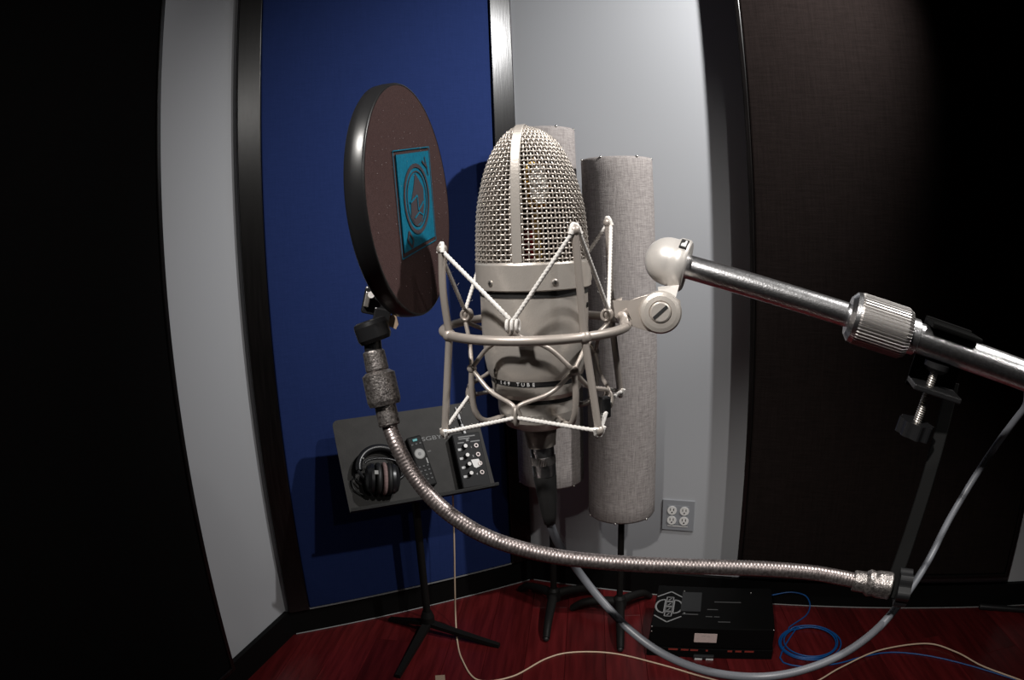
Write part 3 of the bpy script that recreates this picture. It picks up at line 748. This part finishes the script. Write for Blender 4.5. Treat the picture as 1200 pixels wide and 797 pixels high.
# clip on the right-hand cord
ec = BOT[0].lerp(LL[1], .5)
cl_ = P(712, 457, .43)
MB().obox(BOT[0].lerp(LL[1], .62) + Z * .002, V((.9, .4, 0)).normalized(), V((-.4, .9, 0)).normalized(), Z, .006, .006, .013, .001).build('cord_clip', 'black_metal', sm)

# ---- swivel bracket, knuckle and socket
BD = .432
def kp(x, y, d=BD): return P(x, y, d)
view = ray(775, 366)
ka0, kb0 = kp(722, 366), kp(775, 366)
arm = [kp(716, 352), kp(738, 352), kp(757, 346), kp(775, 341.5), kp(797, 352), kp(798, 372), kp(786, 388), kp(770, 391), kp(748, 385), kp(730, 378), kp(716, 368)]
MB().prism([p - view * .002 for p in arm], view * .012).build('bracket_arm', 'rod_paint', sm)
MB().tube([ma(-22, RR, ZR), kp(729, 371), kp(737, 368)], lambda s: .0031 + .0016 * s, 14).build('ring_socket', 'rod_paint', sm)
MB().tube([ma(12, RR, ZR), kp(716, 354, .436), kp(728, 356, .436)], lambda s: .0031 + .0012 * s, 14).build('ring_socket', 'rod_paint', sm)
dc = kp(774, 366, BD - .004)
dk = MB().lathe(dc + view * .012, -view, [(.0133, 0), (.0133, .011), (.0123, .0135), (.0100, .0142), (.0072, .0145), (.0066, .0136)], 44).build('swivel_disc', 'nickel', sm)
sc_ = MB().lathe(dc - view * .0012, -view, [(.0064, 0), (.0064, .0018), (.0055, .0024)], 32).build('swivel_screw', 'nickel', dk)
x_ = (kp(788, 353) - kp(760, 378)).normalized(); y_ = view.cross(x_).normalized()
MB().obox(dc - view * .0037, x_, y_, view, .0112, .0018, .0008).build('screw_slot', 'slot_dark', sc_)
# boom axis
BA, BB = P(800, 311, .452), P(1203, 441, .492)
BDR = (BB - BA).normalized()
dome = []
for k in range(11):
    a = R(90 * k / 10); dome.append((.0158 * math.sin(a), .0158 * (1 - math.cos(a)) * 1.05))
dome += [(.0158, .0195), (.0172, .0215), (.0172, .0272), (.0158, .0285)]
dob = BA - BDR * .0255
so = MB().lathe(dob, BDR, dome, 48, True, True, None, False).build('socket', 'knuckle_paint', sm)
MB().prism([kp(771, 336, .437), kp(796, 334, .437), kp(791, 352, .430), kp(772, 350, .430)], view * .011).build('socket_neck', 'knuckle_paint', sm)
# badge on the socket flange
fn = (V((0, 0, 1)) - BDR * BDR.z); fn = (fn.normalized() * .78 - view * .62).normalized(); fn = (fn - BDR * fn.dot(BDR)).normalized(); ft_ = BDR.cross(fn)
bgc = dob + BDR * .0243 + fn * .0170
bg = MB().obox(bgc, BDR, ft_, fn, .0050, .0088, .0012).build('badge', 'slot_dark', so)
MB().prism([bgc + fn * .0006 + BDR * a + ft_ * b for a, b in ((-.0016, .0032), (.0016, .0032), (.0016, -.0032), (.0003, -.0032), (.0003, -.001), (-.0016, .0006))], fn * .0004).build('badge_mark', 'white_print', bg)

# ================================================================== BOOM STAND
PIV = BA + BDR * .95
bs = thing('boom_stand', 'chrome boom arm with a ribbed clutch holding the shock mount', 'microphone stand', V((PIV.x, PIV.y, 0)))
MB().lathe(BA, BDR, [(.0079, 0), (.0079, .26)], 40).build('inner_tube', 'chrome', bs)
LC = (P(996, 371, .465) - BA).dot(BDR)
cl0 = BA + BDR * LC
nf = 46
ck = MB().lathe(cl0, BDR, [(.0080, -.0035), (.0125, -.003), (.0160, .0), (.0165, .003)], 48)
ck.build('clutch_face', 'chrome', bs)
MB().lathe(cl0, BDR, [(.0165, .003), (.0168, .0045), (.0168, .0365), (.0150, .040)], nf * 4, True, False, lambda k: 1.0 if k % 4 in (0, 1) else .955).build('clutch_grip', 'clutch_chrome', bs)
MB().lathe(cl0, BDR, [(.0118, .040), (.0118, .046), (.0104, .047)], 40).build('clutch_collar', 'chrome', bs)
MB().lathe(cl0, BDR, [(.0101, .046), (.0101, .78)], 40).build('outer_tube', 'chrome', bs)
MB().obox(PIV, BDR, Z.cross(BDR).normalized(), BDR.cross(Z.cross(BDR).normalized()), .05, .05, .05, .008).build('boom_clamp', 'black_metal', bs)
pz = PIV.z
MB().lathe(V((PIV.x, PIV.y, .04)), Z, [(.013, 0), (.013, pz - .05)], 24).build('column', 'chrome', bs)
MB().lathe(V((PIV.x, PIV.y, 0)), Z, [(.15, 0), (.15, .012), (.13, .022), (.03, .035), (.022, .06)], 40).build('round_base', 'black_metal', bs)

# ================================================================== POP FILTER with gooseneck
FD = .452
FC = P(484, 232, FD); fv = ray(484, 232)
fx = (RIGHT - fv * RIGHT.dot(fv)).normalized(); fy = fx.cross(fv); 
if fy.dot(UP) < 0: fy = -fy
n2 = (fx * .9945 + fy * .105).normalized(); th = R(70)
FN = (n2 * math.sin(th) - fv * math.cos(th)).normalized()       # face normal, towards the microphone
FY = (fy - FN * fy.dot(FN)).normalized(); FX = FY.cross(FN); FR = .0765
pf = thing('pop_filter', 'round brown cloth pop filter with teal print on a steel gooseneck', 'pop filter', P(1060, 690, .47))
def fp(a, b, c=0): return FC + FX * a + FY * b + FN * c
MB().lathe(FC - FN * .0135, FN, [(FR - .006, -.0), (FR - .0015, .0005), (FR, .002), (FR + .0003, .0065), (FR, .0122), (FR - .0005, .0134), (FR - .0014, .0137), (FR - .003, .0125)], 96, False, True, None, False).build('hoop', 'black_plastic', pf)
fm = MB(); vs, fs = [], []
nr, ns = 10, 72
for i in range(nr + 1):
    for k in range(ns):
        rr = (FR - .0012) * i / nr; a = 2 * PI * k / ns; vs.append(fp(rr * math.cos(a), rr * math.sin(a), -.0001 + .0012 * (1 - (i / nr) ** 2)))
for i in range(nr):
    for k in range(ns): fs.append((i * ns + k, i * ns + (k + 1) % ns, (i + 1) * ns + (k + 1) % ns, (i + 1) * ns + k))
fm.add(vs, fs); fm.build('front_cloth', 'pop_cloth', pf)
MB().lathe(FC - FN * .0118, -FN, [(FR - .0045, 0), (FR - .0046, .0006)], 72).build('back_cloth', 'pop_cloth', pf)
# teal print
def ff(x, y):
    p = PPL(x, y, FC + FN * .0019, FN); d = p - FC; return d.dot(FX), d.dot(FY)
q4 = [ff(460.5, 177), ff(503, 172), ff(511.5, 281), ff(472.5, 304)]
def qd(u, v, h=.0022):   # u right 0..1, v down 0..1 on the print's own rectangle
    a = (q4[0][0] * (1 - u) + q4[1][0] * u) * (1 - v) + (q4[3][0] * (1 - u) + q4[2][0] * u) * v
    b = (q4[0][1] * (1 - u) + q4[1][1] * u) * (1 - v) + (q4[3][1] * (1 - u) + q4[2][1] * u) * v
    return fp(a, b, h)
pt = MB(); pt.prism([qd(.06, .04, .0012), qd(.96, .04, .0012), qd(.96, .955, .0012), qd(.06, .955, .0012)], FN * .0008); prt = pt.build('print', 'teal_ink', pf)
prt['label'] = 'teal rectangular print'
def band_(pts, wd, name, m, par, h=.0024):
    b = MB()
    for (u0, v0), (u1, v1) in zip(pts, pts[1:]):
        p, q = qd(u0, v0, h), qd(u1, v1, h); d = (q - p).normalized(); s_ = FN.cross(d) * wd / 2
        b.prism([p + s_, q + s_, q - s_, p - s_], FN * .0002)
    return b.build(name, m, par)
band_([(0, 0), (1, 0), (1, 1), (0, 1), (0, 0)], .0007, 'print_border', 'teal_ink', prt, .0015)
ell = lambda rx, ry, cx=.5, cy=.5: [(cx + rx * math.cos(2 * PI * k / 30), cy + ry * math.sin(2 * PI * k / 30)) for k in range(31)]
band_(ell(.34, .33), .0026, 'emblem_ring', 'ink_brown', prt)
band_(ell(.27, .27), .0008, 'emblem_ring', 'ink_brown', prt)
b = MB(); b.prism([qd(u, v, .0022) for u, v in ((.50, .25), (.60, .33), (.70, .42), (.68, .60), (.60, .74), (.42, .76), (.30, .66), (.33, .52), (.42, .40))], FN * .0002); b.build('emblem_figure', 'ink_brown', prt)
band_([(.30, .52), (.5, .47), (.5, .62), (.66, .55)], .0012, 'emblem_line', 'teal_ink', prt, .0026)
band_([(.38, .68), (.52, .64), (.62, .68)], .0010, 'emblem_line', 'teal_ink', prt, .0026)
band_([(.20, .78), (.30, .88), (.25, .94), (.15, .86), (.20, .78)], .0016, 'emblem_tail', 'ink_brown', prt)
band_([(.72, .14), (.86, .22)], .0016, 'emblem_tail', 'ink_brown', prt); band_([(.80, .10), (.88, .30)], .0010, 'emblem_tail', 'ink_brown', prt)
# dust specks on the cloth
ds = MB()
for k in range(150):
    a = random.random() * 2 * PI; rr = math.sqrt(random.random()) * (FR - .008); ds.ball(fp(rr * math.cos(a), rr * math.sin(a), .0024 - .0016 * (rr / FR) ** 2 - .0003), random.uniform(.00012, .0003), 6)
do = ds.build('dust_specks', 'dust', pf); do['kind'] = 'stuff'
# hinge block, knob, connectors
GD = .452
def gp(x, y, d=GD): return P(x, y, d)
hx = (gp(460, 356) - gp(430, 350)).normalized(); hy = (gp(434, 340) - gp(440, 372)).normalized(); hz = hx.cross(hy).normalized(); hy = hz.cross(hx)
hb = MB().obox(gp(443, 354, .463), hx, hy, hz, .020, .018, .016, .0015).build('hinge_block', 'black_plastic', pf)
fin = MB(); 
MB().obox(gp(430.5, 351, .454), hx, hy, hz, .0035, .010, .008, .0006).build('hinge_plate', 'screw_metal', pf)
MB().lathe(gp(435, 345.5, .4508), -ray(435, 345), [(.0022, 0), (.0022, .001)], 14).build('hinge_pin', 'cord_white', pf)
MB().obox(gp(447, 372, .458), hx, hy, hz, .011, .012, .009, .001).build('hinge_neck', 'black_plastic', pf)
MB().prism([gp(455, 374, .458), gp(463, 366, .458), gp(467, 380, .458), gp(464, 386, .458), gp(455, 382, .458)], fv * .004).build('wing_nut', 'tan_tape', pf)
kd = (gp(441, 400) - gp(430, 368)).normalized()
k0 = gp(432.5, 376, .452)
MB().lathe(k0, kd, [(.0085, -.0005), (.0108, .0005), (.0114, .003), (.0112, .0115), (.0098, .0140), (.006, .0142)], 40).build('clamp_knob', 'black_plastic', pf)
MB().cyl(gp(436, 396), gp(438, 414), .0058, .0058, 20).build('shaft', 'black_plastic', pf)
c1 = gp(437.5, 411); cdv = (gp(456, 496) - gp(437.5, 411)).normalized()
MB().lathe(c1, cdv, [(.0064, 0), (.0072, .001), (.0076, .0125), (.0068, .0135)], 32).build('connector_neck', 'scuffed_steel', pf)
MB().lathe(c1 + cdv * .0135, cdv, [(.0078, 0), (.0108, .0022), (.0110, .0195), (.0100, .0225), (.0078, .0228)], 36).build('connector_nut', 'scuffed_steel', pf)
MB().lathe(c1 + cdv * .036, cdv, [(.0070, 0), (.0072, .0125), (.0066, .0135)], 32).build('connector_sleeve', 'scuffed_steel', pf)
gpx = [(466, 524, .449), (480, 550, .448), (500, 577, .446), (525, 601, .445), (560, 624, .444), (600, 640, .443), (650, 652, .443), (700, 658, .444), (750, 661.5, .446), (800, 663.5, .449), (850, 665, .453), (900, 667, .458), (950, 671, .464), (985, 677, .469), (1004, 681, .471)]
gpts = resample(catmull([c1 + cdv * .044, c1 + cdv * .052] + [P(*q) for q in gpx], 12), .0004)
def ridge(d, a): return 1 + .013 * math.cos(2 * PI * d / .0023)
MB().tube(gpts, .0051, 14, False, True, ridge).build('gooseneck', 'gooseneck_steel', pf)
e0, e1 = P(1000, 680.5, .471), P(1046, 687, .474); ed = (e1 - e0).normalized()
MB().lathe(e0, ed, [(.0066, 0), (.0071, .001), (.0071, .010), (.0066, .011)], 30).build('end_sleeve', 'scuffed_steel', pf)
MB().lathe(e0 + ed * .0085, ed, [(.0075, 0), (.0092, .0025), (.0084, .006), (.0092, .009), (.0092, .0175), (.0085, .0185)], 32).build('end_nut', 'scuffed_steel', pf)
# flat bar from the nut up to the C clamp on the boom
bpos = e0 + ed * .0275
kb_ = MB()
prof = [bpos + ed * .004]
x_, y_, z_ = frame_z(ed)
star = []
for k in range(72):
    a = 2 * PI * k / 72; rr = .0118 * (1 + .10 * math.cos(6 * a)); star.append(bpos + ed * .0035 + x_ * (rr * math.cos(a)) + y_ * (rr * math.sin(a)))
kb_.prism(star, ed * .009); kb_.build('star_knob', 'black_plastic', pf)
tb0 = P(1112, 470, .505); bdir = (tb0 - bpos).normalized(); wv = bdir.cross(ray(1090, 580)).normalized(); tv = wv.cross(bdir)
L_ = (tb0 - bpos).length
MB().obox((bpos + tb0) / 2 + bdir * .003, wv, bdir, ed if False else tv, .010, L_ + .022, .0032, .0008).build('bar', 'matte_black', pf)
# C clamp gripping the outer tube
s_c = (P(1106, 405, .48) - BA).dot(BDR); cc_ = BA + BDR * s_c
ny = (Z - BDR * BDR.z).normalized(); nv = BDR.cross(ny).normalized()       # ny up across the tube, nv sideways
if nv.dot(ray(1106, 405)) < 0: nv = -nv                                      # away from the camera
MB().obox(cc_ + ny * .0122 - nv * .002, BDR, nv, ny, .038, .024, .0035, .001).build('upper_jaw', 'matte_black', pf)
MB().obox(cc_ + nv * .0135 - ny * .009, BDR, nv, ny, .036, .004, .048, .001).build('clamp_spine', 'matte_black', pf)
MB().obox(cc_ - ny * .0285, BDR, nv, ny, .036, .026, .004, .001).build('lower_jaw', 'black_metal', pf)
MB().lathe(cc_ - BDR * .004 - ny * .0145, ny, [(.006, -.003), (.009, 0), (.009, .0035)], 24).build('pressure_pad', 'black_metal', pf)
MB().tube(resample([cc_ - ny * .052 - BDR * .004, cc_ - ny * .0165 - BDR * .004], .0003), .0029, 12, False, True, lambda d, a: 1 + .12 * math.cos(2 * PI * d / .0015 + a)).build('clamp_screw', 'screw_metal', pf)
star = []
for k in range(60):
    a = 2 * PI * k / 60; rr = .0125 * (1 + .08 * math.cos(8 * a)); star.append(cc_ - BDR * .004 - ny * .052 + BDR * (rr * math.cos(a)) + nv * (rr * math.sin(a)))
MB().prism(star, -ny * .010).build('screw_knob', 'black_plastic', pf)

# ================================================================== MICROPHONE CABLE
mcb = thing('microphone_cable', 'grey microphone cable plugged in below the microphone and looping up to the boom', 'cable', mz(1.13))
LEAN = V((.075, 0, -1)).normalized(); S0 = mz(1.2035) + X * .0006
def sk(h): return S0 + LEAN * h
MB().lathe(sk(0), LEAN, [(.0108, 0), (.0106, .005), (.0096, .0105), (.0094, .0135)], 36).build('mic_socket_ring', 'rod_paint', mcb)
MB().lathe(sk(.013), LEAN, [(.0076, 0), (.0079, .001), (.0079, .0075)], 36).build('plug_shell', 'chrome', mcb)
MB().lathe(sk(.0205), LEAN, [(.0082, 0), (.0082, .0055)], 120, True, False, lambda k: 1 if k % 2 else .97).build('knurled_ring', 'clutch_chrome', mcb)
MB().lathe(sk(.026), LEAN, [(.0079, 0), (.0077, .008)], 36).build('plug_shell', 'chrome', mcb)
end = sk(.070)
MB().lathe(sk(.034), LEAN, [(.0074, 0), (.0076, .002), (.0066, .016), (.0050, .030), (.0040, .036), (.0032, .0365)], 28, True, True, None, False).build('boot', 'black_rubber', mcb)
cp = [sk(.060), end, P(656, 640, .492), P(678, 670, .52), P(705, 704, .525), P(740, 740, .52), P(780, 768, .51), P(830, 787, .49), P(885, 793.5, .475), P(935, 787, .475), P(985, 768, .48), P(1025, 740, .49), P(1055, 706, .51), P(1085, 662, .545), P(1112, 610, .57), P(1140, 563, .58), P(1168, 521, .575), P(1200, 479, .56), P(1240, 430, .54)]
bz = BA + BDR * .52
cp += [bz - Z * .012, BA + BDR * .80 - Z * .013]
MB().tube(resample(catmull(cp, 12), .004), .0030, 14).build('cable', 'cable_grey', mcb)
